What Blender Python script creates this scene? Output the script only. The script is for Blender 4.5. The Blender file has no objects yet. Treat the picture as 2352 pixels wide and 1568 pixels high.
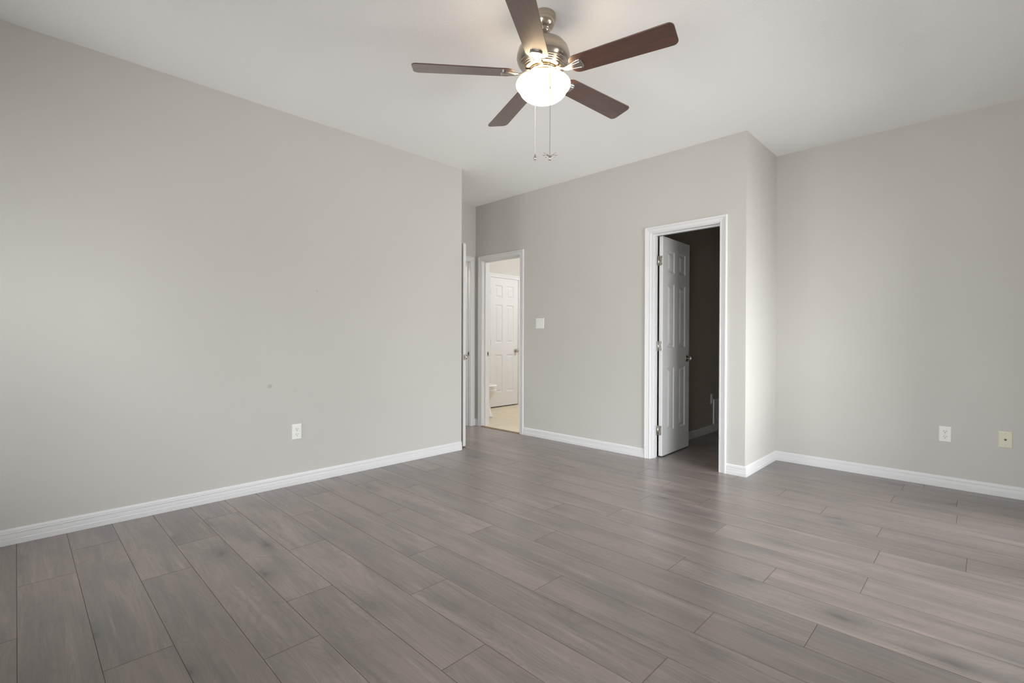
import bpy, bmesh, math, random
from mathutils import Vector, Matrix
random.seed(7)
S = bpy.context.scene
COL = S.collection
R = math.radians

# ------------------------------------------------------------------ camera
cam_d = bpy.data.cameras.new('camera')
cam_d.sensor_width = 36.0
cam_d.lens = 36.0 * 1113.75 / 2352.0
cam_d.clip_start = 0.02
cam = bpy.data.objects.new('camera', cam_d)
COL.objects.link(cam)
_r = Vector((0.7152576, 0.69885524, 0.00281258))
_u = Vector((-0.00672539, 0.0028588, 0.9999733))
_f = Vector((-0.69882854, 0.71525742, -0.00674485))
m = Matrix((_r, _u, -_f)).transposed().to_4x4()
m.translation = Vector((0, 0, 1.0953))
cam.matrix_world = m
S.camera = cam

# ------------------------------------------------------------------ world, daylight, exposure
S.view_settings.view_transform = 'Standard'
S.view_settings.look = 'None'
S.view_settings.gamma = 1.0
S.view_settings.use_curve_mapping = False
S.view_settings.exposure = 0.0
S.cycles.diffuse_bounces = 10
S.cycles.max_bounces = 16
S.cycles.sample_clamp_indirect = 6.0
S.cycles.use_denoising = True

SKY = 15.5
w = bpy.data.worlds.new('overcast_sky'); S.world = w; w.use_nodes = True
nt = w.node_tree; nt.nodes.clear()
wo = nt.nodes.new('ShaderNodeOutputWorld'); wb = nt.nodes.new('ShaderNodeBackground')
wt = nt.nodes.new('ShaderNodeTexCoord'); wx = nt.nodes.new('ShaderNodeSeparateXYZ')
wr = nt.nodes.new('ShaderNodeValToRGB')
els = wr.color_ramp.elements      # ground, horizon, zenith (overcast: about three times brighter overhead)
els[0].position = 0.47; els[0].color = (0.54, 0.535, 0.525, 1)
els[1].position = 0.52; els[1].color = (0.46, 0.475, 0.485, 1)
e2 = els.new(1.0); e2.color = (1.70, 1.74, 1.78, 1)
wm = nt.nodes.new('ShaderNodeMapRange'); wm.inputs[1].default_value = -1; wm.inputs[2].default_value = 1
nt.links.new(wt.outputs['Generated'], wx.inputs[0]); nt.links.new(wx.outputs['Z'], wm.inputs[0])
nt.links.new(wm.outputs[0], wr.inputs[0]); nt.links.new(wr.outputs[0], wb.inputs[0])
wb.inputs[1].default_value = SKY
nt.links.new(wb.outputs[0], wo.inputs[0])


# ------------------------------------------------------------------ room dimensions (metres, camera above the origin)
H = 2.743
XL = -3.675     # left wall
YE = 3.0525     # where the left wall ends
XA = -4.591     # left wall of the alcove
YB = 4.043      # back wall
XC = -1.361     # side of the closet block
YR = 4.811      # rear wall right of the closet block
XE = 0.40       # right wall (out of frame)
YS = -1.0       # front wall behind the camera
T = 0.115       # wall thickness
BX = -5.5       # far wall of the bathroom
CX = -2.30      # left wall of the closet
# daylight openings, all outside the picture: (from, to, sill, head)
EAST = [(2.05, 3.27, 0.02, 2.10), (3.37, 4.20, 0.02, 2.10)]      # in the right wall, along y
SOUTH = [(-3.50, -2.40, 0.60, 2.10), (-1.30, 0.22, 0.10, 2.10)]   # in the front wall behind the camera, along x; the second is added for fill

def portal(name, loc, rot, sx, sy):
    d = bpy.data.lights.new(name, 'AREA'); d.shape = 'RECTANGLE'; d.size = sx; d.size_y = sy
    d.cycles.is_portal = True
    o = bpy.data.objects.new(name, d); COL.objects.link(o); o.location = loc; o.rotation_euler = rot
    return o
for a0, a1, z0, z1 in EAST:
    portal('daylight_portal', (XE + 0.14, (a0 + a1) / 2, (z0 + z1) / 2), (0, R(90), 0), z1 - z0, a1 - a0)
for a0, a1, z0, z1 in SOUTH:
    portal('daylight_portal', ((a0 + a1) / 2, YS - 0.14, (z0 + z1) / 2), (R(90), 0, 0), a1 - a0, z1 - z0)

# ------------------------------------------------------------------ materials
def lin(c):
    return tuple((v / 255 / 12.92) if v / 255 <= 0.04045 else ((v / 255 + 0.055) / 1.055) ** 2.4 for v in c) + (1,)

class N:
    def __init__(s, name):
        s.m = bpy.data.materials.new(name); s.m.use_nodes = True
        s.t = s.m.node_tree; s.n = s.t.nodes; s.b = s.n['Principled BSDF']
    def add(s, typ, **kw):
        n = s.n.new(typ)
        for k, v in kw.items(): setattr(n, k, v)
        return n
    def link(s, a, b): s.t.links.new(a, b)
    def setb(s, **kw):
        for k, v in kw.items(): s.b.inputs[k.replace('_', ' ')].default_value = v
    def math(s, op, a, b=None, clamp=False):
        n = s.add('ShaderNodeMath', operation=op, use_clamp=clamp)
        for i, v in enumerate((a, b)):
            if v is None: continue
            if isinstance(v, (int, float)): n.inputs[i].default_value = v
            else: s.link(v, n.inputs[i])
        return n.outputs[0]
    def mix(s, fac, a, b, blend='MIX'):
        n = s.add('ShaderNodeMix', data_type='RGBA', blend_type=blend)
        for sock, v in ((n.inputs[0], fac), (n.inputs[6], a), (n.inputs[7], b)):
            if isinstance(v, (int, float)): sock.default_value = v
            elif isinstance(v, tuple): sock.default_value = v
            else: s.link(v, sock)
        return n.outputs[2]
    def noise(s, vec, scale, detail=3, rough=0.5, dist=0.0):
        n = s.add('ShaderNodeTexNoise')
        n.inputs['Scale'].default_value = scale; n.inputs['Detail'].default_value = detail
        n.inputs['Roughness'].default_value = rough; n.inputs['Distortion'].default_value = dist
        if vec is not None: s.link(vec, n.inputs['Vector'])
        return n.outputs[0]
    def mapping(s, vec, scale=(1, 1, 1), loc=(0, 0, 0)):
        n = s.add('ShaderNodeMapping'); n.inputs['Scale'].default_value = scale; n.inputs['Location'].default_value = loc
        s.link(vec, n.inputs['Vector']); return n.outputs[0]
    def ramp(s, fac, stops):
        n = s.add('ShaderNodeValToRGB'); e = n.color_ramp.elements
        while len(e) < len(stops): e.new(0.5)
        for el, (p, c) in zip(e, stops): el.position = p; el.color = c if isinstance(c, tuple) else (c, c, c, 1)
        s.link(fac, n.inputs[0]); return n.outputs[0]
    def bump(s, h, strength, dist=0.01):
        n = s.add('ShaderNodeBump'); n.inputs['Strength'].default_value = strength; n.inputs['Distance'].default_value = dist
        s.link(h, n.inputs['Height']); s.link(n.outputs[0], s.b.inputs['Normal'])

def m_simple(name, rgb, rough=0.5, metal=0.0, **kw):
    k = N(name); k.setb(Base_Color=lin(rgb), Roughness=rough, Metallic=metal, **kw); return k.m

def m_wall(name, rgb, marks=()):
    k = N(name); g = k.add('ShaderNodeNewGeometry').outputs['Position']
    n1 = k.noise(g, 1.3, 2); col = k.mix(n1, lin(tuple(v * 0.985 for v in rgb)), lin(tuple(min(255, v * 1.015) for v in rgb)))
    for (px, py, pz, rad, amt) in marks:       # scuffs left on the paint
        v = k.add('ShaderNodeVectorMath', operation='DISTANCE'); k.link(g, v.inputs[0]); v.inputs[1].default_value = (px, py, pz)
        f = k.math('SUBTRACT', 1.0, k.math('DIVIDE', v.outputs['Value'], rad), True)
        f = k.math('MULTIPLY', k.math('MINIMUM', k.math('MULTIPLY', f, 2.0), 1.0), amt)
        col = k.mix(f, col, lin((120, 118, 110)))
    k.link(col, k.b.inputs['Base Color']); k.setb(Roughness=0.55)
    k.b.inputs['Specular IOR Level'].default_value = 0.3
    k.bump(k.noise(g, 160, 2), 0.05, 0.004)
    return k.m

def m_ceiling():
    k = N('ceiling_texture_paint'); g = k.add('ShaderNodeNewGeometry').outputs['Position']
    k.setb(Base_Color=lin((242, 242, 242)), Roughness=0.9)
    k.b.inputs['Specular IOR Level'].default_value = 0.15
    a = k.noise(g, 75, 3, 0.6); b = k.noise(g, 170, 2)
    a = k.ramp(a, [(0.42, 0.0), (0.62, 1.0)])
    h = k.math('ADD', a, k.math('MULTIPLY', b, 0.4))
    k.bump(h, 0.16, 0.004); return k.m

def m_white(name, rgb, rough=0.35):
    k = N(name); g = k.add('ShaderNodeNewGeometry').outputs['Position']
    c = k.mix(k.noise(g, 4, 2), lin(tuple(v * 0.985 for v in rgb)), lin(rgb)); k.link(c, k.b.inputs['Base Color'])
    k.setb(Roughness=rough); k.b.inputs['Specular IOR Level'].default_value = 0.4; return k.m

def m_plank():
    k = N('grey_oak_laminate')
    uv = k.add('ShaderNodeUVMap').outputs[0]
    rnd = k.add('ShaderNodeAttribute', attribute_name='plank_tone').outputs['Fac']
    # knots: a few dark spots per board, the grain swirls round them
    nz = k.add('ShaderNodeTexNoise'); nz.inputs['Scale'].default_value = 9.0; nz.inputs['Detail'].default_value = 3; k.link(uv, nz.inputs['Vector'])
    sc = k.add('ShaderNodeVectorMath', operation='SCALE'); sc.inputs['Scale'].default_value = 0.34; k.link(nz.outputs[1], sc.inputs[0])
    wv = k.add('ShaderNodeVectorMath', operation='ADD'); k.link(k.mapping(uv, (3.0, 6.6, 1), (0.3, 0.7, 0)), wv.inputs[0]); k.link(sc.outputs[0], wv.inputs[1])
    vor = k.add('ShaderNodeTexVoronoi', feature='F1'); vor.inputs['Scale'].default_value = 1.0; k.link(wv.outputs[0], vor.inputs['Vector'])
    keep = k.ramp(k.noise(vor.outputs['Position'], 3.7, 0), [(0.49, 0.0), (0.54, 1.0)])
    halo = k.math('MULTIPLY', k.ramp(vor.outputs['Distance'], [(0.0, 1.0), (0.55, 0.0)]), keep)
    core = k.math('MULTIPLY', k.ramp(vor.outputs['Distance'], [(0.0, 1.0), (0.05, 0.8), (0.13, 0.25), (0.24, 0.0)]), keep)
    # slow drift of tone along the board
    wob = k.noise(k.mapping(uv, (0.9, 5.0, 1)), 1.0, 3, 0.55)
    blot = k.noise(k.mapping(uv, (1.5, 9.0, 1), (3, 5, 0)), 1.0, 5, 0.62, 0.8)
    cloud = k.noise(k.mapping(uv, (5.0, 14.0, 1), (13, 15, 0)), 1.0, 4, 0.6, 0.5)
    # cathedral figure: contour lines of a stretched, warped field
    fld = k.math('ADD', k.noise(k.mapping(uv, (0.75, 6.0, 1), (11, 2, 0)), 1.0, 2, 0.5, 0.6), k.math('MULTIPLY', halo, 0.22))
    rings = k.math('ABSOLUTE', k.math('SUBTRACT', k.math('FRACT', k.math('MULTIPLY', fld, 30.0)), 0.5))
    rings = k.ramp(rings, [(0.0, 1.0), (0.30, 0.0)])
    # fine pores and streaks
    pore = k.noise(k.mapping(uv, (5.0, 210.0, 1)), 1.0, 4, 0.6)
    pore2 = k.noise(k.mapping(uv, (1.6, 55.0, 1), (7, 3, 0)), 1.0, 4, 0.65, 0.2)
    streak = k.ramp(k.noise(k.mapping(uv, (1.0, 19.0, 1), (21, 9, 0)), 1.0, 4, 0.6, 0.4), [(0.52, 0.0), (0.68, 1.0)])
    pale = k.ramp(k.noise(k.mapping(uv, (1.2, 24.0, 1), (41, 19, 0)), 1.0, 4, 0.6, 0.4), [(0.56, 0.0), (0.74, 1.0)])
    c = k.mix(rnd, lin((124, 113, 107)), lin((150, 138, 131)))
    c = k.mix(k.ramp(wob, [(0.38, 0.0), (0.64, 0.8)]), c, lin((122, 114, 109)))
    c = k.mix(k.math('MULTIPLY', k.ramp(blot, [(0.47, 0.0), (0.66, 1.0)]), 0.75), c, lin((100, 97, 97)))
    c = k.mix(k.math('MULTIPLY', k.ramp(cloud, [(0.52, 0.0), (0.74, 1.0)]), 0.35), c, lin((104, 101, 100)))
    c = k.mix(k.math('MULTIPLY', streak, 0.68), c, lin((104, 99, 97)))
    c = k.mix(k.math('MULTIPLY', pale, 0.60), c, lin((164, 153, 146)))
    c = k.mix(k.math('MULTIPLY', k.ramp(pore2, [(0.40, 0.0), (0.68, 1.0)]), 0.22), c, lin((158, 147, 140)))
    c = k.mix(k.math('MULTIPLY', rings, 0.26), c, lin((96, 89, 85)))
    c = k.mix(k.math('MULTIPLY', k.ramp(pore, [(0.42, 0.0), (0.70, 1.0)]), 0.20), c, lin((98, 91, 87)))
    c = k.mix(k.math('MULTIPLY', halo, 0.52), c, lin((92, 89, 89)))
    c = k.mix(k.math('MULTIPLY', core, 0.80), c, lin((62, 60, 60)))
    k.link(c, k.b.inputs['Base Color'])
    k.setb(Roughness=0.29); k.b.inputs['Specular IOR Level'].default_value = 0.5
    k.setb(Coat_Weight=0.4, Coat_Roughness=0.50, Coat_IOR=1.5)
    h = k.math('ADD', k.math('MULTIPLY', pore, 0.4), k.math('MULTIPLY', pore2, 0.6))
    k.bump(h, 0.06, 0.002); return k.m

def m_blade():
    k = N('dark_walnut_blade'); o = k.add('ShaderNodeTexCoord').outputs['Object']
    f = k.noise(k.mapping(o, (1.2, 14, 1)), 1.0, 2, 0.5, 0.5)
    rings = k.math('FRACT', k.math('MULTIPLY', f, 12.0))
    fine = k.noise(k.mapping(o, (4, 160, 1)), 1.0, 4, 0.6)
    c = k.mix(rings, lin((104, 56, 30)), lin((66, 34, 20)))
    c = k.mix(k.math('MULTIPLY', fine, 0.7), c, lin((46, 24, 15)))
    k.link(c, k.b.inputs['Base Color']); k.setb(Roughness=0.40, Coat_Weight=1.0, Coat_Roughness=0.30, Coat_IOR=1.7); k.b.inputs['Specular IOR Level'].default_value = 0.8
    return k.m

def m_nickel():
    k = N('brushed_nickel'); o = k.add('ShaderNodeTexCoord').outputs['Object']
    n = k.noise(k.mapping(o, (2, 2, 420)), 1.0, 2)
    k.setb(Base_Color=lin((186, 175, 162)), Metallic=1.0)
    k.link(k.math('ADD', k.math('MULTIPLY', n, 0.05), 0.22), k.b.inputs['Roughness']); return k.m

def m_glow(name, base, em, strength):
    k = N(name); k.setb(Base_Color=lin(base), Roughness=0.25)
    k.b.inputs['Emission Color'].default_value = em + (1,); k.b.inputs['Emission Strength'].default_value = strength
    return k.m

def m_bowl():
    """frosted glass lit by bulbs that sit high inside it: the shoulder gives off most light"""
    k = N('lit_frosted_glass'); k.setb(Base_Color=lin((188, 184, 176)), Roughness=0.25)
    o = k.add('ShaderNodeTexCoord').outputs['Object']; sp = k.add('ShaderNodeSeparateXYZ'); k.link(o, sp.inputs[0])
    mr = k.add('ShaderNodeMapRange'); mr.inputs[1].default_value = -0.440; mr.inputs[2].default_value = -0.326; k.link(sp.outputs['Z'], mr.inputs[0])
    st = k.ramp(mr.outputs[0], [(0.0, 0.30), (0.25, 0.26), (0.60, 0.22), (0.78, 0.30), (0.88, 0.55), (1.0, 1.0)])
    cl = k.ramp(mr.outputs[0], [(0.0, (1.0, 0.80, 0.52, 1)), (0.60, (1.0, 0.78, 0.50, 1)), (0.85, (1.0, 0.78, 0.50, 1)), (0.95, (1.0, 0.76, 0.47, 1))])
    k.link(cl, k.b.inputs['Emission Color'])
    k.link(k.math('MULTIPLY', st, 14.0), k.b.inputs['Emission Strength']); return k.m

def m_tile():
    k = N('beige_bath_tile'); g = k.add('ShaderNodeNewGeometry').outputs['Position']
    br = k.add('ShaderNodeTexBrick'); br.offset = 0.5; br.squash = 1.0
    k.link(k.mapping(g, (1, 1, 1), (0.22, 0.02, 0)), br.inputs['Vector'])
    for nm, v in (('Scale', 1.0), ('Mortar Size', 0.004), ('Brick Width', 0.46), ('Row Height', 0.46), ('Bias', 0.0)):
        br.inputs[nm].default_value = v
    n = k.noise(g, 7, 4, 0.6)
    c = k.mix(n, lin((211, 197, 172)), lin((224, 211, 187)))
    c2 = k.mix(br.outputs['Fac'], c, lin((182, 167, 142))); k.link(c2, k.b.inputs['Base Color'])
    k.setb(Roughness=0.35); return k.m

def m_glass():
    k = N('window_glass'); k.n.remove(k.b)
    tr = k.add('ShaderNodeBsdfTransparent'); gl = k.add('ShaderNodeBsdfGlossy'); gl.inputs['Roughness'].default_value = 0.0
    fr = k.add('ShaderNodeFresnel'); mx = k.add('ShaderNodeMixShader')
    k.link(fr.outputs[0], mx.inputs[0]); k.link(tr.outputs[0], mx.inputs[1]); k.link(gl.outputs[0], mx.inputs[2])
    k.link(mx.outputs[0], k.n['Material Output'].inputs[0]); return k.m

WALL_RGB = (199, 197, 192)
M = dict(
    wall=m_wall('greige_wall_paint', WALL_RGB),
    wall_left=m_wall('greige_wall_paint_scuffed', WALL_RGB, [(XL, 1.275, 0.745, 0.020, 0.30), (XL, 1.617, 1.454, 0.014, 0.12), (XL, 1.45, 0.70, 0.010, 0.10)]),
    wall_rear=m_wall('greige_wall_paint_marked', WALL_RGB, [(-1.27, YR, 0.14, 0.005, 0.22), (-1.22, YR, 0.13, 0.005, 0.18)]),
    bath=m_wall('bathroom_wall_paint', (198, 195, 189)),
    ceil=m_ceiling(), trim=m_white('white_trim_paint', (223, 223, 224)), door=m_white('white_door_paint', (222, 222, 222), 0.4),
    plank=m_plank(), seam=m_simple('plank_seam', (84, 69, 57), 0.7), blade=m_blade(), nickel=m_nickel(),
    bright=m_simple('satin_nickel', (190, 187, 182), 0.28, 1.0), chrome=m_simple('chrome', (215, 215, 215), 0.12, 1.0),
    plate=m_white('white_wall_plate', (236, 236, 233), 0.3), ivory=m_white('ivory_wall_plate', (222, 219, 198), 0.35),
    dark=m_simple('dark_slot', (52, 48, 45), 0.6), slot=m_simple('grey_slot', (92, 88, 84), 0.6),
    brass=m_simple('coax_brass', (120, 112, 92), 0.35, 1.0), tile=m_tile(), glass=m_glass(),
    porcelain=m_white('porcelain', (240, 239, 236), 0.12),
    bowl=m_bowl(),
    bathlamp=m_glow('lit_bath_globe', (250, 246, 238), (0.97, 0.985, 1.0), 195.0),
    hall_fill=m_glow('hall_fill_globe', (250, 246, 238), (1.0, 0.97, 0.92), 90.0),  # glow of the added hallway fill light
    closet=m_wall('greige_wall_paint_shaded', (176, 167, 155)),  # room wall paint with the closet's shade put into its colour
    strip=m_simple('brown_threshold_wood', (128, 108, 84), 0.5), cord=m_simple('white_cord', (226, 222, 214), 0.5),
    crystal=m_simple('clear_crystal', (240, 240, 240), 0.05, 0.0, Transmission_Weight=1.0),
)

# ------------------------------------------------------------------ mesh helpers
class MB:
    def __init__(s): s.bm = bmesh.new(); s.mats = []
    def mi(s, m):
        if m not in s.mats: s.mats.append(m)
        return s.mats.index(m)
    def face(s, vs, mat=None, smooth=False):
        vv = [v if isinstance(v, bmesh.types.BMVert) else s.bm.verts.new(v) for v in vs]
        try: f = s.bm.faces.new(vv)
        except ValueError: return None
        if mat: f.material_index = s.mi(mat)
        f.smooth = smooth; return f
    def box(s, a, b, mat=None, bev=0.0, seg=2):
        x0, y0, z0 = a; x1, y1, z1 = b
        v = [s.bm.verts.new(p) for p in ((x0,y0,z0),(x1,y0,z0),(x1,y1,z0),(x0,y1,z0),(x0,y0,z1),(x1,y0,z1),(x1,y1,z1),(x0,y1,z1))]
        fs = [s.face([v[i] for i in q], mat) for q in ((0,3,2,1),(4,5,6,7),(0,1,5,4),(1,2,6,5),(2,3,7,6),(3,0,4,7))]
        if bev:
            es = {e for f in fs for e in f.edges}
            bmesh.ops.bevel(s.bm, geom=list(es), offset=bev, segments=seg, profile=0.5, affect='EDGES')
    def lathe(s, prof, n=40, mat=None, c=(0, 0, 0), axis='Z', smooth=True):
        def pt(r, z, a):
            x, y = r * math.cos(a), r * math.sin(a)
            p = {'Z': (x, y, z), 'X': (z, x, y), 'Y': (x, z, y)}[axis]
            return (c[0] + p[0], c[1] + p[1], c[2] + p[2])
        rows = []
        for r, z in prof:
            if r < 1e-6: rows.append([s.bm.verts.new(pt(0, z, 0))])
            else: rows.append([s.bm.verts.new(pt(r, z, 2 * math.pi * k / n)) for k in range(n)])
        for a, b in zip(rows, rows[1:]):
            for k in range(n):
                q = [a[k % len(a)], a[(k + 1) % len(a)], b[(k + 1) % len(b)], b[k % len(b)]]
                u = []
                for v in q:
                    if v not in u: u.append(v)
                if len(u) >= 3: s.face(u, mat, smooth)
    def tube(s, pts, r, n=10, mat=None, cap=True):
        pts = [Vector(p) for p in pts]; rows = []
        for i, p in enumerate(pts):
            d = (pts[min(i + 1, len(pts) - 1)] - pts[max(i - 1, 0)]).normalized()
            a = d.orthogonal().normalized() if i == 0 else (a - d * a.dot(d)).normalized()
            b = d.cross(a); rr = r[i] if isinstance(r, (list, tuple)) else r
            rows.append([s.bm.verts.new(p + (a * math.cos(2*math.pi*k/n) + b * math.sin(2*math.pi*k/n)) * rr) for k in range(n)])
        for A, B in zip(rows, rows[1:]):
            for k in range(n): s.face([A[k], A[(k+1) % n], B[(k+1) % n], B[k]], mat, True)
        if cap: s.face(rows[0][::-1], mat); s.face(rows[-1], mat)
    def sweep(s, sections, mat=None, closed_prof=True, cap=True):
        rows = [[s.bm.verts.new(p) for p in sec] for sec in sections]
        n = len(rows[0])
        for A, B in zip(rows, rows[1:]):
            for k in range(n if closed_prof else n - 1): s.face([A[k], A[(k+1) % n], B[(k+1) % n], B[k]], mat)
        if cap: s.face(rows[0][::-1], mat); s.face(rows[-1], mat)
    def build(s, name, mat=None, parent=None, loc=None, rot=None, recalc=True, autosmooth=None):
        if recalc: bmesh.ops.recalc_face_normals(s.bm, faces=s.bm.faces)
        me = bpy.data.meshes.new(name); s.bm.to_mesh(me); s.bm.free()
        for mm in (s.mats or [mat or M['trim']]): me.materials.append(mm)
        o = bpy.data.objects.new(name, me); COL.objects.link(o)
        if parent: o.parent = parent
        if loc: o.location = loc
        if rot: o.rotation_euler = rot
        return o

def tag(o, label=None, cat=None, kind=None, group=None):
    if label: o['label'] = label
    if cat: o['category'] = cat
    if kind: o['kind'] = kind
    if group: o['group'] = group
    return o
def empty(name, loc, rz=0.0):
    o = bpy.data.objects.new(name, None); COL.objects.link(o); o.empty_display_size = 0.05
    o.location = loc; o.rotation_euler = (0, 0, rz); return o
def struct(mb, name, mat, label, cat, **kw):
    return tag(mb.build(name, mat, **kw), label, cat, 'structure')

# ------------------------------------------------------------------ floor: one laminate floor, every board laid where the photo shows its ends
PITCH, LEN, GAP = 0.1955, 1.285, 0.0010
joints = {-1: -2.51, 0: -3.025, 1: -2.06, 2: -2.704, 3: -3.034, 4: -2.065, 5: -2.56, 6: -3.032, 7: -2.06, 8: -2.68, 9: -2.056,
          10: -1.74, 11: -2.356, 12: -1.995, 13: -1.665, 14: -1.09, 15: -1.67, 16: -2.63, 17: -0.425, 18: -0.736, 19: -1.03,
          20: -0.119, 21: -0.45, 22: -0.13, 23: -0.43}
bm = bmesh.new(); uvl = bm.loops.layers.uv.new('UVMap'); tl = bm.faces.layers.float.new('plank_tone')
def fquad(x0, x1, y0, y1, z, mi, uo=(0, 0), tone=0.5, bz=None):
    vs = [bm.verts.new((x, y, z)) for x, y in ((x0, y0), (x1, y0), (x1, y1), (x0, y1))]
    f = bm.faces.new(vs); f.material_index = mi; f[tl] = tone
    for l in f.loops: l[uvl].uv = (l.vert.co.x + uo[0], l.vert.co.y + uo[1])
    if bz is not None:
        lo = [bm.verts.new((x, y, bz)) for x, y in ((x0 - GAP*.6, y0 - GAP*.6), (x1 + GAP*.6, y0 - GAP*.6), (x1 + GAP*.6, y1 + GAP*.6), (x0 - GAP*.6, y1 + GAP*.6))]
        for i in range(4):
            g = bm.faces.new((lo[i], lo[(i+1) % 4], vs[(i+1) % 4], vs[i])); g.material_index = 1
X0, X1 = -6.0, XE + 0.05
for kx in range(-6, 36):
    y0, y1 = kx * PITCH, (kx + 1) * PITCH
    j = joints.get(kx, random.uniform(-2, -0.7))
    st = j - LEN * math.ceil((j - X0) / LEN)
    x = st
    while x < X1:
        a, b = max(x, X0), min(x + LEN, X1)
        if b - a > 0.02:
            rx = a
            if y0 >= 4.03:            # beyond the back wall only the closet and the recess are laid with boards
                a = max(a, CX - 0.05)
            if b - a > 0.02:
                fquad(a + GAP, b - GAP, y0 + GAP, y1 - GAP, 0.0, 0, (random.uniform(0, 400), random.uniform(0, 400)), random.random(), -0.0008)
        x += LEN
sub = bm.faces.new([bm.verts.new(p) for p in ((X0, -1.2, -0.0008), (X1, -1.2, -0.0008), (X1, 7.0, -0.0008), (X0, 7.0, -0.0008))]); sub.material_index = 1
low = [bm.verts.new(p) for p in ((X0, -1.2, -0.06), (X1, -1.2, -0.06), (X1, 7.0, -0.06), (X0, 7.0, -0.06))]
f = bm.faces.new(low[::-1]); f.material_index = 1
me = bpy.data.meshes.new('floor'); bm.to_mesh(me); bm.free(); me.materials.append(M['plank']); me.materials.append(M['seam'])
fo = bpy.data.objects.new('floor', me); COL.objects.link(fo)
tag(fo, 'grey oak laminate plank floor of the empty bedroom', 'floor', 'structure')
mb = MB(); mb.box((BX - 0.05, YB + 0.004, -0.05), (CX - T - 0.35, 6.9, 0.004))
struct(mb, 'floor_bathroom', M['tile'], 'beige tile floor seen through the narrow bathroom doorway', 'floor')

# ------------------------------------------------------------------ ceiling and walls
mb = MB(); mb.box((-6.1, YS - 0.15, H), (XE + 0.15, 7.0, H + 0.1))
struct(mb, 'ceiling', M['ceil'], 'white textured ceiling', 'ceiling')

OPC = (-2.178, -1.568, 2.045)      # closet opening (x0, x1, top)
OPB = (-4.466, -3.824, 2.045)      # bathroom opening
OPA = (3.120, 3.950, 2.045)        # alcove opening (y0, y1, top)
OPF = (5.155, 5.775, 2.045)        # closed door at the far side of the bathroom (y0, y1, top)
J = 0.018                          # jamb board thickness

def wall(name, boxes, mat, label):
    mb = MB()
    for a, b in boxes: mb.box(a, b)
    return struct(mb, name, mat, label, 'wall')
wall('wall_left', [((XL - T, YS, 0), (XL, YE, H))], M['wall_left'], 'long greige wall on the left with a single power outlet')
wall('wall_return', [((XA - T, YE - T, 0), (XL - T, YE, H))], M['wall'], 'short greige wall turning behind the end of the left wall')
wall('wall_alcove', [((XA - T, YE, 0), (XA, OPA[0] - J, H)), ((XA - T, OPA[1] + J, 0), (XA, YB, H)), ((XA - T, OPA[0] - J, OPA[2] + J), (XA, OPA[1] + J, H))],
     M['wall'], 'sliver of greige wall inside the entry alcove, left of the bathroom doorway')
wall('wall_back', [((BX, YB, 0), (OPB[0] - J, YB + T, H)), ((OPB[1] + J, YB, 0), (OPC[0] - J, YB + T, H)), ((OPC[1] + J, YB, 0), (XC, YB + T, H)),
                   ((OPB[0] - J, YB, OPB[2] + J), (OPB[1] + J, YB + T, H)), ((OPC[0] - J, YB, OPC[2] + J), (OPC[1] + J, YB + T, H))],
     M['wall'], 'greige back wall holding the bathroom and closet doorways and the light switch')
wall('wall_closet_side', [((XC - T, YB + T, 0), (XC, YR, H))], M['wall'], 'narrow bright greige wall on the side of the closet block')
wall('wall_rear', [((XC - T, YR, 0), (XE + T, YR + T, H))], M['wall_rear'], 'recessed greige wall at the right with two wall plates')
def pierced(lo, hi, ops, box):
    """boxes of a wall running lo..hi with openings; box(a0, a1, z0, z1) gives the two corners"""
    out = []; p = lo
    for a0, a1, z0, z1 in sorted(ops):
        out += [box(p, a0, 0, H), box(a0, a1, z1, H)]
        if z0 > 0: out.append(box(a0, a1, 0, z0))
        p = a1
    return out + [box(p, hi, 0, H)]
wall('wall_right', pierced(YS, YR, EAST, lambda a0, a1, z0, z1: ((XE, a0, z0), (XE + T, a1, z1))), M['wall'], 'greige wall with the glazed patio door, right of the camera')
wall('wall_front', pierced(XL - T, XE + T, SOUTH, lambda a0, a1, z0, z1: ((a0, YS - T, z0), (a1, YS, z1))), M['wall'], 'greige wall with windows, behind the camera')
wall('wall_closet_left', [((CX - T, YB + T, 0), (CX, 6.6, H))], M['closet'], 'greige wall inside the closet, shade painted into its colour, behind its open door')
wall('wall_closet_rear', [((CX, 6.5, 0), (XC - T, 6.6, H)), ((XC - T, YR + T, 0), (XC - T + 0.1, 6.6, H))], M['closet'], 'greige walls at the unlit end of the closet, shade painted into their colour')
wall('wall_bathroom_far', [((BX - T, YB, 0), (BX, OPF[0] - J, H)), ((BX - T, OPF[1] + J, 0), (BX, 6.8, H)), ((BX - T, OPF[0] - J, OPF[2] + J), (BX, OPF[1] + J, H)),
                           ((BX - T - 0.10, OPF[0] - 0.1, 0), (BX - T, OPF[1] + 0.1, H))], M['bath'], 'pale wall at the far side of the bathroom around the closed door')  # last box: unseen backing added behind the door to block stray light
wall('wall_bathroom_right', [((CX - T - 0.4, YB + T, 0), (CX - T - 0.3, 6.8, H)), ((BX - T, 6.8, 0), (CX - T - 0.3, 6.9, H))], M['bath'], 'pale bathroom walls hidden beside the doorway')
wall('wall_hallway', [((-6.05, YE - T, 0), (-5.95, YB, H)), ((-5.95, YE - T - 0.1, 0), (XA - T, YE - T, H)), ((-5.95, YB, 0), (BX - T, YB + 0.1, H))], M['wall'], 'dim hallway walls beyond the alcove door')

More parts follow.
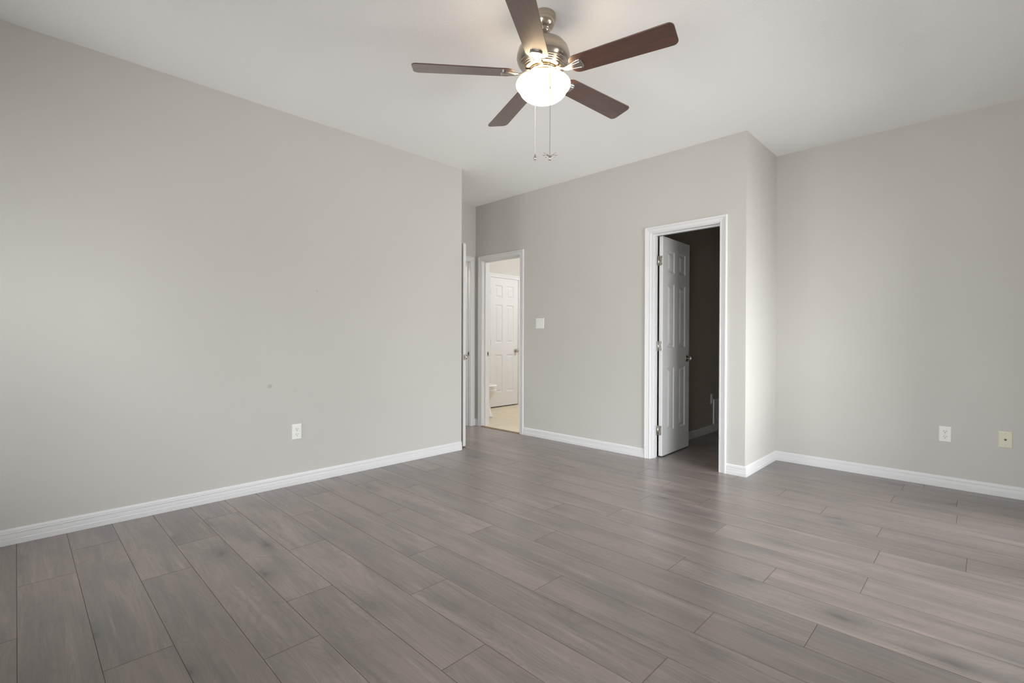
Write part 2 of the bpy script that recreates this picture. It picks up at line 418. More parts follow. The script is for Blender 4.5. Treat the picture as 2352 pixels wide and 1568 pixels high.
# ------------------------------------------------------------------ trim
BP = [(0.0, 0.0), (0.014, 0.0), (0.014, 0.027), (0.0125, 0.030), (0.0105, 0.031), (0.0115, 0.034), (0.0105, 0.048), (0.009, 0.056), (0.0115, 0.058),
      (0.0115, 0.063), (0.0085, 0.065), (0.0095, 0.068), (0.008, 0.076), (0.004, 0.082), (0.0, 0.083)]
def base(name, path, label):
    """path: xy points along walls, room on the left-hand side of travel"""
    P = [Vector(p) for p in path]; secs = []
    for i, p in enumerate(P):
        nrm = []
        if i > 0: d = (P[i] - P[i-1]).normalized(); nrm.append(Vector((-d.y, d.x)))
        if i < len(P) - 1: d = (P[i+1] - P[i]).normalized(); nrm.append(Vector((-d.y, d.x)))
        n = nrm[0] if len(nrm) == 1 else (nrm[0] + nrm[1]) / (1 + nrm[0].dot(nrm[1]))
        secs.append([(p.x + n.x * d_, p.y + n.y * d_, 0.0005 + z) for d_, z in BP])
    mb = MB(); mb.sweep(secs)
    return struct(mb, name, M['trim'], label, 'baseboard')
CO = 0.005 + 0.057       # casing reach beyond the jamb face
base('baseboard_left', [(XL, YE), (XL, YS)], 'white moulded baseboard along the long left wall')
base('baseboard_alcove', [(OPB[0] - CO, YB), (XA, YB), (XA, OPA[1] + CO)], 'tiny white baseboard corner between the alcove and bathroom door casings')
base('baseboard_back', [(OPC[0] - CO, YB), (OPB[1] + CO, YB)], 'white moulded baseboard between the bathroom and closet doorways')
base('baseboard_closet_block', [(XC, YR), (XC, YB), (OPC[1] + CO, YB)], 'white baseboard wrapping the outside corner right of the closet doorway')
base('baseboard_rear', [(XE, YR), (XC + 0.0, YR)], 'white moulded baseboard along the recessed right-hand wall')
base('baseboard_right', [(XE, max([YS] + [o[1] for o in EAST if o[2] < 0.1])), (XE, YR)], 'white baseboard right of the camera')
base('baseboard_front', [(XL, YS), (XE, YS)], 'white baseboard behind the camera')
base('baseboard_closet', [(CX, 6.5), (CX, YB + T)], 'shaded white baseboard inside the closet')

CP = [(0, 0), (0, 0.009), (0.004, 0.0115), (0.009, 0.0115), (0.011, 0.009), (0.022, 0.0115), (0.034, 0.0145), (0.036, 0.0120), (0.040, 0.0165), (0.048, 0.0180), (0.054, 0.0175), (0.057, 0.014), (0.057, 0)]
def frame(name, a0, a1, top, to_world, depth, label, stop=None, sides=('room',)):
    """door casing and jambs. to_world(a, out, z): a along the wall, out = distance in front of the room face"""
    mb = MB(); rv = 0.005
    def casing(o0, sg):
        for_ = []
        secs = []
        for (px, pz, ux, uz) in ((a0 - rv, 0.0, -1, 0), (a0 - rv, top + rv, -1, 1), (a1 + rv, top + rv, 1, 1), (a1 + rv, 0.0, 1, 0)):
            secs.append([to_world(px + ux * t, o0 + sg * d, max(0.0005, pz + uz * t)) for t, d in CP])
        mb.sweep(secs)
    if 'room' in sides: casing(0.0, 1)
    if 'far' in sides: casing(-depth, -1)
    def bx(aa, ab, oa, ob, za, zb):
        p, q = to_world(aa, oa, za), to_world(ab, ob, zb)
        mb.box(tuple(min(u, v) for u, v in zip(p, q)), tuple(max(u, v) for u, v in zip(p, q)))
    bx(a0 - J, a0, -depth, 0, 0, top); bx(a1, a1 + J, -depth, 0, 0, top); bx(a0 - J, a1 + J, -depth, 0, top, top + J)
    if stop:
        s0, s1 = stop
        bx(a0, a0 + 0.011, -s1, -s0, 0, top - 0.011); bx(a1 - 0.011, a1, -s1, -s0, 0, top - 0.011); bx(a0, a1, -s1, -s0, top - 0.011, top)
    return struct(mb, name, M['trim'], label, 'door frame')
tw_back = lambda a, o, z: (a, YB - o, z)
tw_alc = lambda a, o, z: (XA + o, a, z)
tw_far = lambda a, o, z: (BX + o, a, z)
trim_closet = frame('trim_1', OPC[0], OPC[1], OPC[2], tw_back, T, 'white moulded casing around the dark closet doorway', (0.045, 0.076), ('room', 'far'))
trim_bath = frame('trim_2', OPB[0], OPB[1], OPB[2], tw_back, T, 'white moulded casing around the bright bathroom doorway', (0.042, 0.074), ('room', 'far'))
trim_alc = frame('trim_3', OPA[0], OPA[1], OPA[2], tw_alc, T, 'white casing of the alcove doorway, seen as a thin strip left of the bathroom doorway', (0.045, 0.080), ('room',))
trim_far = frame('trim_4', OPF[0], OPF[1], OPF[2], tw_far, T, 'white casing around the closed door inside the bathroom', None, ('room',))
mb = MB()
secs = []
for x in (OPB[0] + 0.001, OPB[1] - 0.001):
    secs.append([(x, YB - 0.024 + t, z) for t, z in ((0, 0.0005), (0.004, 0.007), (0.013, 0.011), (0.030, 0.011), (0.040, 0.007), (0.044, 0.0005))])
mb.sweep(secs)
struct(mb, 'trim_5', M['strip'], 'brown threshold strip between the laminate and the bathroom tile', 'threshold')

def strike(parent, cx, cy, z, axis):
    mb = MB()
    def bx(u0, u1, z0, z1, d0, d1, mat):
        if axis == 'x': a, b = (cx + d0, cy + u0, z + z0), (cx + d1, cy + u1, z + z1)
        else: a, b = (cx + u0, cy + d0, z + z0), (cx + u1, cy + d1, z + z1)
        mb.box(tuple(min(p, q) for p, q in zip(a, b)), tuple(max(p, q) for p, q in zip(a, b)), mat)
    s = 1 if axis == 'x' else -1
    bx(-0.015, 0.015, -0.029, 0.029, 0, s * 0.0015, M['bright'])
    bx(-0.007, 0.007, -0.014, 0.014, s * 0.0015, s * 0.0019, M['dark'])
    o = mb.build('strike_plate', M['bright'], parent); o['label'] = 'metal strike plate'; return o
strike(trim_bath, OPB[0], YB + T - 0.020, 0.90, 'x')
strike(trim_alc, XA - 0.027, OPA[1], 0.90, 'y')

# ------------------------------------------------------------------ six-panel doors
def slab_mesh(W, th=0.035, Ht=2.03):
    """local: x 0..W from the hinge edge, y 0..th, z 0..Ht; moulded panels on both faces"""
    st = 0.165 * W; mu = 0.165 * W; pw = (W - 2 * st - mu) / 2
    xs = [0, st, st + pw, st + pw + mu, W - st, W]
    zs = [0, 0.222, 0.815, 1.000, 1.603, 1.709, 1.909, Ht]
    mb = MB()
    for side in (0, 1):
        y0 = 0.0 if side == 0 else th; dn = 1 if side == 0 else -1
        V = {}
        def v(x, z, d=0.0):
            k = (round(x, 5), round(z, 5), round(d, 5))
            if k not in V: V[k] = mb.bm.verts.new((x, y0 + dn * d, z))
            return V[k]
        for i in range(5):
            for j in range(7):
                a, b, c, e = xs[i], xs[i+1], zs[j], zs[j+1]
                if i in (1, 3) and j in (1, 3, 5):
                    rings = [(0, 0), (0.005, 0.004), (0.011, 0.0085), (0.017, 0.0095), (0.021, 0.0090), (0.042, 0.0015), (0.045, 0.001)]
                    prev = None
                    for t, d in rings:
                        q = [v(a + t, c + t, d), v(b - t, c + t, d), v(b - t, e - t, d), v(a + t, e - t, d)]
                        if prev:
                            for k2 in range(4): mb.face([prev[k2], prev[(k2+1) % 4], q[(k2+1) % 4], q[k2]])
                        prev = q
                    mb.face(prev)
                else:
                    mb.face([v(a, c), v(b, c), v(b, e), v(a, e)])
    for z in (0, Ht): mb.face([(0, 0, z), (W, 0, z), (W, th, z), (0, th, z)])
    for x in (0, W): mb.face([(x, 0, 0), (x, th, 0), (x, th, Ht), (x, 0, Ht)])
    bmesh.ops.remove_doubles(mb.bm, verts=mb.bm.verts, dist=1e-5)
    return mb
def knob_mesh(y_sign):
    mb = MB(); s = y_sign
    pr = [(0.0, 0.0), (0.0125, 0.0), (0.0125, 0.018), (0.015, 0.022), (0.022, 0.027), (0.0265, 0.035), (0.027, 0.043), (0.024, 0.051), (0.016, 0.057), (0.006, 0.0585), (0, 0.059)]
    mb.lathe([(r, s * (z + 0.006)) for r, z in pr], 28, None, axis='Y'); return mb
def rosette_mesh(s):
    mb = MB(); mb.lathe([(0, 0), (0.032, 0), (0.0325, s * 0.003), (0.029, s * 0.007), (0.018, s * 0.010), (0, s * 0.010)], 32, None, axis='Y'); return mb
def add_knobs(door, W, th, z, inset=0.060, sides=(-1, 1), lab=None):
    for s in sides:
        y = 0.0 if s < 0 else th
        k = knob_mesh(s).build('knob', M['bright'], door, (W - inset, y, z))
        k['label'] = lab or 'round satin metal door knob'
        rosette_mesh(s).build('rosette', M['bright'], k, (0, 0, 0))
def hinge_mesh(open90=True):
    """pin along z at the origin; local +x = into the slab edge direction, built for a door standing open at a right angle"""
    mb = MB()
    mb.lathe([(0, -0.045), (0.0055, -0.045), (0.0055, 0.045), (0, 0.045)], 14, M['bright'])
    for z in (-0.047, 0.045): mb.lathe([(0, z), (0.004, z), (0.0045, z + 0.001), (0.003, z + 0.003), (0, z + 0.003)], 12, M['bright'])
    return mb

# closet door, open into the closet
W1 = 0.600
d1 = slab_mesh(W1).build('door_1', M['door'], None, (-2.131, YB + T + 0.010, 0.010), (0, 0, R(91.8)))
tag(d1, 'white six-panel closet door standing open into the dark closet', 'door', 'structure')
# local y runs towards -x (the hidden face); the face at y = 0 looks into the doorway
add_knobs(d1, W1, 0.035, 0.888, lab='dark round metal door knob')
for z in (0.235, 1.018, 1.806):
    mb = MB()
    # leaf on the slab edge, knuckle, and leaf on the jamb
    mb.box((-0.0018, 0.004, z - 0.0445), (0.0004, 0.0345, z + 0.0445), M['bright'], 0.0008, 1)
    mb.lathe([(0, z - 0.0445), (0.0058, z - 0.0445), (0.0058, z + 0.0445), (0, z + 0.0445)], 14, M['bright'], (-0.0035, 0.0405, 0))
    for zz in (z - 0.0265, z - 0.009, z + 0.009, z + 0.0265): mb.lathe([(0.0059, zz - 0.0006), (0.0061, zz), (0.0059, zz + 0.0006)], 14, M['slot'], (-0.0035, 0.0405, 0))
    mb.box((-0.034, 0.0405, z - 0.0445), (-0.004, 0.0425, z + 0.0445), M['bright'])
    for dz in (-0.030, 0.0, 0.030): mb.lathe([(0, -0.0019), (0.004, -0.0019), (0.004, -0.0024), (0, -0.0026)], 10, M['slot'], (0, 0.012 if dz else 0.026, z + dz), axis='X')
    h = mb.build('hinge', M['bright'], d1); h['label'] = 'brushed metal butt hinge'

# alcove door: folded back against the end of the left wall, only its free edge shows
W2 = 0.835
d2 = slab_mesh(W2).build('door_2', M['door'], None, (XL - 0.062 - W2, 3.125, 0.012), (0, 0, 0))
tag(d2, 'white alcove door folded back behind the left wall, its latch edge showing', 'door', 'structure')
add_knobs(d2, W2, 0.035, 0.890)
mb = MB(); mb.box((W2, 0.006, 0.862), (W2 + 0.0012, 0.029, 0.918)); mb.box((W2 + 0.0012, 0.012, 0.880), (W2 + 0.010, 0.023, 0.900))
o = mb.build('latch_plate', M['bright'], d2); o['label'] = 'metal latch plate on the door edge'
for z in (0.24, 1.02, 1.80):
    mb = MB(); mb.lathe([(0, z - 0.0445), (0.0058, z - 0.0445), (0.0058, z + 0.0445), (0, z + 0.0445)], 12, M['bright'], (-0.004, -0.003, 0))
    mb.build('hinge', M['bright'], d2)

# closed door at the far side of the bathroom (faces +x)
W3 = OPF[1] - OPF[0] - 0.006
d3 = slab_mesh(W3).build('door_3', M['door'], None, (BX - 0.004, OPF[0] + 0.003, 0.020), (0, 0, R(90)))
tag(d3, 'closed white six-panel door inside the bright bathroom behind the toilet', 'door', 'structure')
add_knobs(d3, W3, 0.035, 0.872, sides=(-1,))
for z in (0.235, 1.010, 1.805):
    mb = MB(); mb.lathe([(0, z - 0.0445), (0.0065, z - 0.0445), (0.0065, z + 0.0445), (0, z + 0.0445)], 12, M['bright'], (-0.003, -0.004, 0))
    h = mb.build('hinge', M['bright'], d3)

# ------------------------------------------------------------------ windows (they stand outside the picture and let the daylight in)
def sash(name, to_world, a0, a1, z0, z1, mull, label):
    mb = MB()
    def bx(aa, ab, oa, ob, za, zb):
        p, q = to_world(aa, oa, za), to_world(ab, ob, zb)
        mb.box(tuple(min(u, v) for u, v in zip(p, q)), tuple(max(u, v) for u, v in zip(p, q)))
    fr = 0.045
    bx(a0, a0 + fr, 0.03, 0.09, z0, z1); bx(a1 - fr, a1, 0.03, 0.09, z0, z1)
    bx(a0 + fr, a1 - fr, 0.03, 0.09, z0, z0 + fr); bx(a0 + fr, a1 - fr, 0.03, 0.09, z1 - fr, z1)
    if mull == 'v': c = (a0 + a1) / 2; bx(c - 0.03, c + 0.03, 0.035, 0.085, z0 + fr, z1 - fr)
    else: c = (z0 + z1) / 2; bx(a0 + fr, a1 - fr, 0.035, 0.085, c - 0.025, c + 0.025)
    o = struct(mb, name, M['trim'], label, 'window')
    mb = MB(); bx2 = (to_world(a0 + 0.03, 0.057, z0 + 0.03), to_world(a1 - 0.03, 0.063, z1 - 0.03))
    mb.box(tuple(min(u, v) for u, v in zip(*bx2)), tuple(max(u, v) for u, v in zip(*bx2))); mb.build('window_pane', M['glass'], o)
    return o
wn = 0
for a0, a1, z0, z1 in EAST:
    wn += 1; sash('window_%d' % wn, lambda a, o, z: (XE + o, a, z), a0, a1, z0, z1, 'v' if a1 - a0 > 1.5 else 'h', 'white framed glass %s in the wall right of the camera' % ('patio door' if z0 < 0.1 else 'window'))
for a0, a1, z0, z1 in SOUTH:
    wn += 1; sash('window_%d' % wn, lambda a, o, z: (a, YS - o, z), a0, a1, z0, z1, 'h', 'white framed window behind the camera, %s' % ('nearest the left wall' if a0 < -2 else 'added for fill, nearest the patio door'))

# ------------------------------------------------------------------ wall plates (local: x right, z up, -y towards the viewer)
def plate_mesh(w_, h_, d=0.0055):
    mb = MB()
    a = [(-w_/2, 0, -h_/2), (w_/2, 0, -h_/2), (w_/2, 0, h_/2), (-w_/2, 0, h_/2)]
    rows = []
    for ins, y in ((0, 0), (0, -0.0022), (0.0012, -0.0038), (0.0045, -0.0050), (0.0075, -d)):
        rows.append([mb.bm.verts.new((x - math.copysign(ins, x), y, z - math.copysign(ins, z))) for x, _, z in a])
    for A, B in zip(rows, rows[1:]):
        for k in range(4): mb.face([A[k], A[(k+1) % 4], B[(k+1) % 4], B[k]])
    mb.face(rows[0][::-1]); mb.face(rows[-1]); return mb
def screw(parent, x, z, y=-0.0055, mat=None):
    mb = MB(); mb.lathe([(0.0034, 0), (0.0034, -0.0008), (0.0022, -0.0014), (0, -0.0015)], 14, mat or M['plate'], axis='Y')
    mb.box((-0.0026, -0.0017, -0.0004), (0.0026, -0.0014, 0.0004), M['slot'])
    mb.build('screw', None, parent, (x, y, z))
def receptacle(parent, z, y=-0.0055):
    mb = MB(); pts = []
    for k in range(36):
        a = 2 * math.pi * k / 36; pts.append((0.0172 * math.cos(a), max(-0.0142, min(0.0142, 0.0172 * math.sin(a)))))
    secs = [[(x * s, yy, zz * s) for x, zz in pts] for s, yy in ((1.0, 0.0), (1.0, -0.0012), (0.95, -0.0018))]
    mb.sweep(secs, M['plate'])
    f = -0.0018
    mb.box((-0.0076, f - 0.0003, -0.0015), (-0.0050, f + 0.001, 0.0075), M['dark']); mb.box((0.0050, f - 0.0003, -0.0005), (0.0074, f + 0.001, 0.0068), M['dark'])
    mb.lathe([(0, f - 0.0003), (0.0026, f - 0.0003), (0.0026, f + 0.001)], 14, M['dark'], (0, 0, -0.0078), axis='Y')
    mb.build('receptacle', None, parent, (0, y, z))
def outlet(loc, rz, label):
    e = empty('power_outlet', loc, rz); tag(e, label, 'outlet')
    plate_mesh(0.070, 0.1145).build('cover_plate', M['plate'], e)
    receptacle(e, 0.0195); receptacle(e, -0.0195); screw(e, 0, 0)
    return e
outlet((XL, 1.4645, 0.394), R(90), 'white duplex power outlet low on the long left wall')
outlet((-0.2105, YR, 0.395), 0, 'white duplex power outlet low on the recessed right-hand wall')
outlet((CX, 5.715, 0.393), R(90), 'white power outlet in shadow on the wall inside the dark closet')
e = empty('cable_outlet', (0.102, YR, 0.3995)); tag(e, 'ivory cable TV wall plate right of the white power outlet', 'wall plate')
plate_mesh(0.0705, 0.1145).build('cover_plate', M['ivory'], e)
mb = MB(); mb.lathe([(0.0066, 0), (0.0066, -0.002), (0.0048, -0.0022), (0.0048, -0.010), (0.0036, -0.0104), (0, -0.0104)], 20, M['brass'], axis='Y')
mb.lathe([(0, -0.0105), (0.0022, -0.0105)], 12, M['dark'], axis='Y')
o = mb.build('coax_connector', None, e, (0, -0.0055, 0)); o['label'] = 'metal threaded coax connector'
screw(e, 0, 0.042, mat=M['ivory']); screw(e, 0, -0.042, mat=M['ivory'])
e = empty('light_switch', (-3.520, YB, 1.259)); tag(e, 'white double toggle light switch right of the bathroom doorway', 'switch')
plate_mesh(0.116, 0.1145).build('cover_plate', M['plate'], e)
for x, up in ((-0.023, 1), (0.023, -1)):
    mb = MB(); mb.box((-0.0052, -0.0062, -0.0122), (0.0052, -0.0050, 0.0122), M['plate'])
    mb.box((-0.0046, -0.0135, -0.001 if up > 0 else -0.011), (0.0046, -0.0055, 0.011 if up > 0 else 0.001), M['plate'], 0.0012, 2)
    mb.build('toggle', None, e, (x, 0, 0))
    for z in (0.030, -0.030): screw(e, x, z)
# low access panel inside the closet
e = empty('access_panel', (CX, 5.755, 0.09), R(90)); tag(e, 'shaded white framed access panel low inside the closet, right of the outlet', 'access panel')
mb = MB(); mb.box((0.015, -0.004, 0.015), (0.385, 0, 0.275)); mb.build('panel_board', M['trim'], e)
mb = MB()
for a, b in (((0, -0.014, 0), (0.022, 0, 0.29)), ((0.378, -0.014, 0), (0.40, 0, 0.29)), ((0.022, -0.014, 0.268), (0.378, 0, 0.29)), ((0.022, -0.014, 0), (0.378, 0, 0.022))): mb.box(a, b, None)
mb.build('panel_frame', M['trim'], e)

# ------------------------------------------------------------------ toilet (faces +x, tank on the far bathroom wall)
e = empty('toilet', (BX + 0.02, 4.56, 0.004)); tag(e, 'white toilet peeking past the left jamb of the bathroom doorway', 'toilet')
def ell(cx, a, b, z, n=36, sq=0.0):
    return [(cx + a * math.cos(2*math.pi*k/n) * (1.0 if math.cos(2*math.pi*k/n) > 0 else 0.95), b * math.sin(2*math.pi*k/n), z) for k in range(n)]
def loft(secs, mat, cap=True):
    mb = MB(); rows = [[mb.bm.verts.new(p) for p in s] for s in secs]
    n = len(rows[0])
    for A, B in zip(rows, rows[1:]):
        for k in range(n): mb.face([A[k], A[(k+1) % n], B[(k+1) % n], B[k]], mat, True)
    if cap: mb.face(rows[0][::-1], mat); mb.face(rows[-1], mat)
    return mb
loft([ell(0.365, 0.275, 0.115, 0.0), ell(0.365, 0.268, 0.112, 0.02), ell(0.355, 0.255, 0.098, 0.07), ell(0.345, 0.240, 0.094, 0.14), ell(0.340, 0.238, 0.104, 0.20),
      ell(0.365, 0.255, 0.140, 0.28), ell(0.405, 0.268, 0.172, 0.345), ell(0.415, 0.268, 0.181, 0.375), ell(0.417, 0.266, 0.181, 0.395), ell(0.417, 0.250, 0.168, 0.40),
      ell(0.425, 0.195, 0.125, 0.398), ell(0.42, 0.14, 0.09, 0.30), ell(0.40, 0.05, 0.03, 0.24)], M['porcelain']).build('bowl', M['porcelain'], e)
loft([ell(0.420, 0.262, 0.184, 0.402), ell(0.420, 0.267, 0.188, 0.408), ell(0.420, 0.267, 0.188, 0.416), ell(0.420, 0.261, 0.182, 0.420)], M['porcelain']).build('seat', M['porcelain'], e)
loft([ell(0.420, 0.262, 0.183, 0.4215), ell(0.420, 0.268, 0.189, 0.427), ell(0.420, 0.268, 0.189, 0.437), ell(0.418, 0.255, 0.177, 0.445), ell(0.414, 0.19, 0.13, 0.449)], M['porcelain']).build('lid', M['porcelain'], e)
mb = MB(); mb.box((0.0, -0.22, 0.40), (0.185, 0.22, 0.75), None, 0.03, 4); mb.build('tank', M['porcelain'], e)
mb = MB(); mb.box((-0.005, -0.235, 0.7505), (0.20, 0.235, 0.785), None, 0.012, 3); mb.build('tank_lid', M['porcelain'], e)
mb = MB(); mb.tube([(0.186, -0.16, 0.68), (0.205, -0.16, 0.68), (0.208, -0.10, 0.675)], 0.006, 10); o = mb.build('flush_handle', M['chrome'], e); o['label'] = 'chrome flush handle'

# bathroom ceiling light, and a hallway dome added to brighten the alcove
def dome_light(x, y, label, glow=M['bathlamp']):
    e = empty('ceiling_light', (x, y, H)); tag(e, label, 'ceiling light')
    mb = MB(); mb.lathe([(0, 0), (0.15, 0), (0.15, -0.02), (0.135, -0.03), (0, -0.03)], 40); mb.build('light_base', M['nickel'], e)
    mb = MB(); mb.lathe([(0.13, -0.03), (0.132, -0.05), (0.12, -0.08), (0.09, -0.105), (0.05, -0.12), (0, -0.125)], 40); mb.build('glass_dome', glow, e)
dome_light(-3.75, 5.75, 'lit round dome light on the bathroom ceiling')
dome_light(-5.35, 3.50, 'added dome light on the hallway ceiling, fill for the alcove', M['hall_fill'])

# ------------------------------------------------------------------ ceiling fan
FX, FY = -1.626, 1.887
fan = empty('ceiling_fan', (FX, FY, H)); tag(fan, 'five-blade ceiling fan with dark wood blades and a lit frosted bowl light', 'ceiling fan')
ZB = 2.444 - H
mb = MB(); mb.lathe([(0, 0), (0.060, 0), (0.0625, -0.004), (0.0635, -0.022), (0.062, -0.024), (0.0625, -0.027), (0.059, -0.046), (0.051, -0.062), (0.040, -0.073), (0.034, -0.077), (0.034, -0.080), (0.031, -0.086), (0.024, -0.094), (0.018, -0.098), (0.0, -0.098)], 48)
o = mb.build('canopy', M['nickel'], fan); o['label'] = 'brushed nickel ceiling canopy'
mb = MB(); mb.lathe([(0, -0.09), (0.0125, -0.09), (0.0125, -0.135), (0, -0.135)], 24); mb.build('downrod', M['nickel'], fan)
mb = MB(); mb.lathe([(0, -0.120), (0.022, -0.120), (0.026, -0.126), (0.050, -0.131), (0.085, -0.141), (0.110, -0.157), (0.126, -0.178), (0.134, -0.203), (0.1355, -0.222), (0.131, -0.240), (0.124, -0.249),
     (0.121, -0.2525), (0.122, -0.254), (0.1185, -0.258), (0.115, -0.2585), (0.1155, -0.261), (0.111, -0.265), (0.1075, -0.2655), (0.108, -0.268), (0.104, -0.272), (0.1, -0.2725), (0.1005, -0.275), (0.095, -0.279), (0.086, -0.281), (0.0, -0.281)], 64)
o = mb.build('motor_housing', M['nickel'], fan); o['label'] = 'brushed nickel domed motor housing with ribbed underside'
mb = MB(); mb.lathe([(0, -0.2815), (0.070, -0.2815), (0.074, -0.284), (0.074, -0.293), (0.070, -0.296), (0, -0.296)], 48); mb.build('flywheel', M['nickel'], fan)
mb = MB(); mb.lathe([(0, -0.2965), (0.060, -0.2965), (0.062, -0.300), (0.060, -0.306), (0.060, -0.331), (0.0, -0.331)], 48)
for k in range(6):
    a = 2 * math.pi * k / 6; mb.lathe([(0, 0.0), (0.004, 0.0), (0.004, 0.006), (0, 0.008)], 10, None, (0.055 * math.cos(a), 0.055 * math.sin(a), -0.326))
mb.build('light_fitter', M['nickel'], fan)
bowl = MB(); bowl.lathe([(0.056, -0.3265), (0.080, -0.326), (0.105, -0.3285), (0.123, -0.3345), (0.1345, -0.343), (0.1395, -0.353), (0.1385, -0.361), (0.134, -0.368), (0.127, -0.374), (0.1205, -0.3775), (0.1185, -0.3795),
     (0.1205, -0.3825), (0.120, -0.388), (0.115, -0.398), (0.105, -0.409), (0.090, -0.420), (0.071, -0.429), (0.049, -0.435), (0.026, -0.4385), (0, -0.4395)], 64)
bo = bowl.build('bowl_shade', M['bowl'], fan); bo['label'] = 'lit frosted glass bowl shade'

def blade_mesh():
    L0, L1 = 0.150, 0.660
    mb = MB(); th = 0.0055; outline = []
    def half(x):
        t = (x - L0) / (L1 - L0); wd = 0.056 + 0.012 * t
        return wd
    top = []
    n = 24
    for i in range(n + 1):
        x = L0 + (L1 - L0) * i / n; wv = half(x)
        # rounded corners at the root and the tip
        r0, r1 = 0.040, 0.028
        if x < L0 + r0: wv -= r0 - math.sqrt(max(0, r0**2 - (L0 + r0 - x)**2))
        if x > L1 - r1: wv -= r1 - math.sqrt(max(0, r1**2 - (x - (L1 - r1))**2))
        top.append((x, wv))
    extra = []
    for seg in (0, 1):
        for k in range(1, 8):
            a = math.pi / 2 * k / 8
            if seg == 0: x = L0 + 0.040 * (1 - math.cos(a)); wv = half(x) - 0.040 * (1 - math.sin(a))
            else: x = L1 - 0.028 * (1 - math.cos(a)); wv = half(x) - 0.028 * (1 - math.sin(a))
            extra.append((x, wv))
    top = sorted(set(top + extra))
    outline = [(x, wv) for x, wv in top] + [(x, -wv) for x, wv in reversed(top)]
    rows = []
    for ins, z in ((0.0012, th/2), (0, th/2 - 0.001), (0, -th/2 + 0.001), (0.0012, -th/2)):
        rows.append([mb.bm.verts.new((x + (ins if x < 0.4 else -ins), y - math.copysign(ins, y), z)) for x, y in outline])
    k = len(outline)
    for A, B in zip(rows, rows[1:]):
        for i in range(k): mb.face([A[i], A[(i+1) % k], B[(i+1) % k], B[i]])
    mb.face(rows[0]); mb.face(rows[-1][::-1]); return mb
def bracket_mesh():
    """blade iron: arm from the flywheel, widening to a shield under the blade root (built in the blade's own frame)"""
    mb = MB()
    # shield plate with rounded outer end
    sh = [(0.128, 0.014), (0.140, 0.0152), (0.150, 0.0172), (0.160, 0.0198), (0.170, 0.0228), (0.180, 0.0262), (0.190, 0.0292), (0.197, 0.0305), (0.203, 0.0303), (0.208, 0.0288), (0.212, 0.0262), (0.2148, 0.0225), (0.2165, 0.018), (0.2176, 0.012), (0.218, 0.006), (0.2182, 0.0)]
    out = sh + [(x, -y) for x, y in reversed(sh[:-1])]
    secs = []
    for s, z in ((1.0, -0.0035), (1.0, -0.0070), (0.90, -0.0105)):
        secs.append([((x - 0.172) * s + 0.172, y * s, z) for x, y in out])
    mb.sweep(secs)
    for yy in (-0.009, 0.009):
        mb.sweep([[(0.140, yy - 0.0016, -0.0104), (0.140, yy + 0.0016, -0.0104), (0.140, yy, -0.0122)], [(0.206, yy * 2.0 - 0.0016, -0.0104), (0.206, yy * 2.0 + 0.0016, -0.0104), (0.206, yy * 2.0, -0.0122)]])
    # arm
    prof = [(0.066, 0.012, 0.013), (0.078, 0.0115, 0.0132), (0.088, 0.0105, 0.0118), (0.096, 0.0095, 0.008), (0.104, 0.009, 0.003), (0.112, 0.0092, -0.002), (0.120, 0.0102, -0.0055), (0.130, 0.012, -0.0072), (0.140, 0.014, -0.0078)]
    secs = []
    for x, hw, z in prof: secs.append([(x, -hw, z - 0.003), (x, hw, z - 0.003), (x, hw * 0.8, z + 0.003), (x, -hw * 0.8, z + 0.003)])
    mb.sweep(secs); return mb
bl_me = None
PH = 229.3
for k in range(5):
    rz = R(PH - 72 * k)
    if k == 0:
        b = blade_mesh().build('blade', M['blade'], fan); br = bracket_mesh().build('blade_bracket', M['bright'], b)
    else:
        b0, br0 = b, br
        b = b0.copy(); COL.objects.link(b); br = br0.copy(); COL.objects.link(br); br.parent = b
    b.location = (0, 0, ZB)
    b.matrix_local = Matrix.Translation((0, 0, ZB)) @ Matrix.Rotation(rz, 4, 'Z') @ Matrix.Rotation(R(-12), 4, 'X')
    br['label'] = 'nickel blade iron'

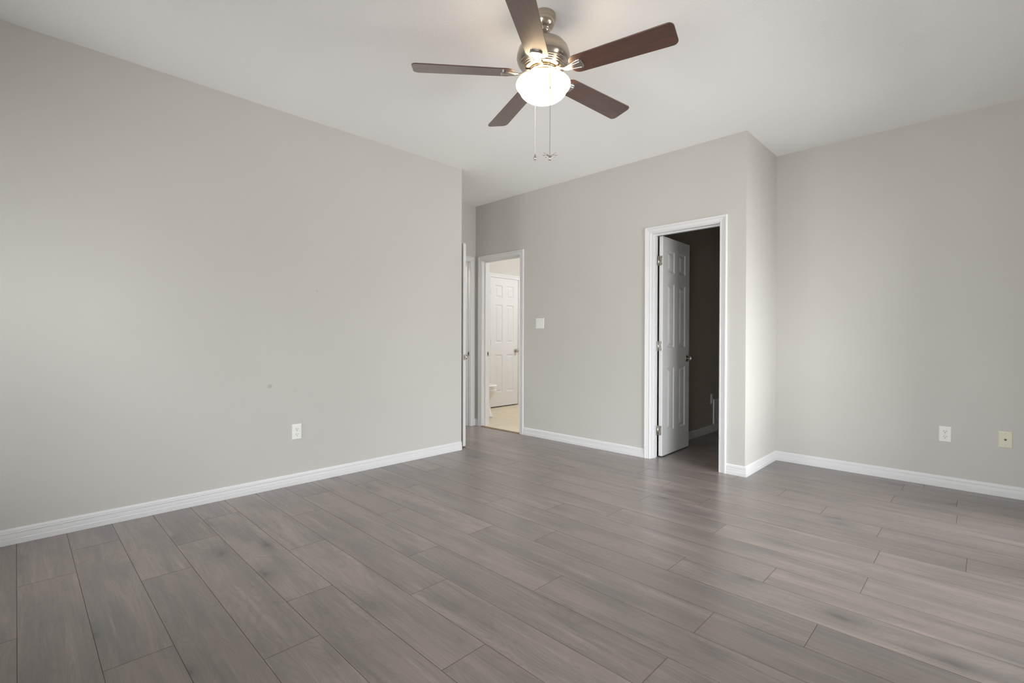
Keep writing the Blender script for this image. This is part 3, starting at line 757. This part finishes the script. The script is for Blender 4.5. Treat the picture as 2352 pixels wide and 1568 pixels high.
def chain(x, y, z0, z1, r, mat, label, beads=False):
    mb = MB(); mb.tube([(x, y, z0), (x, y, z1)], r, 8, mat)
    if beads:
        z = z0 - 0.06
        while z > z1:
            mb.lathe([(0, z), (r * 1.5, z - r * 1.5), (0, z - 3 * r)], 8, mat, (x, y, 0)); z -= 0.006
    o = mb.build('pull_chain', mat, fan); o['label'] = label; return o
c1 = chain(-1.6546 - FX + 0.0, 1.859 - FY + 0.0, -0.432, 2.040 - H, 0.0011, M['cord'], 'pale pull chain with a teardrop pendant', True)
mb = MB(); mb.lathe([(0, 0), (0.0022, -0.001), (0.003, -0.008), (0.0065, -0.018), (0.0078, -0.024), (0.0065, -0.030), (0.003, -0.0335), (0, -0.034)], 20, None, (-1.6546 - FX, 1.859 - FY, 2.040 - H))
mb.build('pendant', M['bright'], c1)
cx, cy = -1.5097 - FX, 1.8026 - FY
mb = MB(); mb.tube([(cx * 0.38, cy * 0.40, -0.303), (cx * 0.75, cy * 0.75, -0.302), (cx * 0.97, cy * 0.97, -0.308), (cx, cy, -0.325), (cx, cy, 1.975 - H)], 0.0010, 8)
mb.lathe([(0, -0.436), (0.0022, -0.438), (0.0022, -0.444), (0, -0.446)], 10, None, (cx, cy, 0))
c2 = mb.build('pull_chain', M['slot'], fan); c2['label'] = 'grey pull chain hanging in front of the bowl with a winged pendant'
mb = MB(); z = 1.975 - H
mb.lathe([(0, 0.004), (0.004, 0), (0.005, -0.006), (0.007, -0.020), (0, -0.022)], 14, M['bright'], (cx, cy, z))
for sx in (-1, 1):
    for (ex, ez, wd) in ((0.030, 0.018, 0.006), (0.034, 0.004, 0.005), (0.022, -0.004, 0.005)):
        d = Vector((0.715 * sx, 0.70 * sx, 0)); p0 = Vector((cx, cy, z - 0.002)); p1 = p0 + d * ex + Vector((0, 0, ez))
        mid = (p0 + p1) / 2
        mb.tube([p0, mid, p1], [0.0012, wd * 0.55, 0.0008], 8, M['crystal'] if ez < 0.01 else M['bright'])
mb.build('pendant', None, c2)
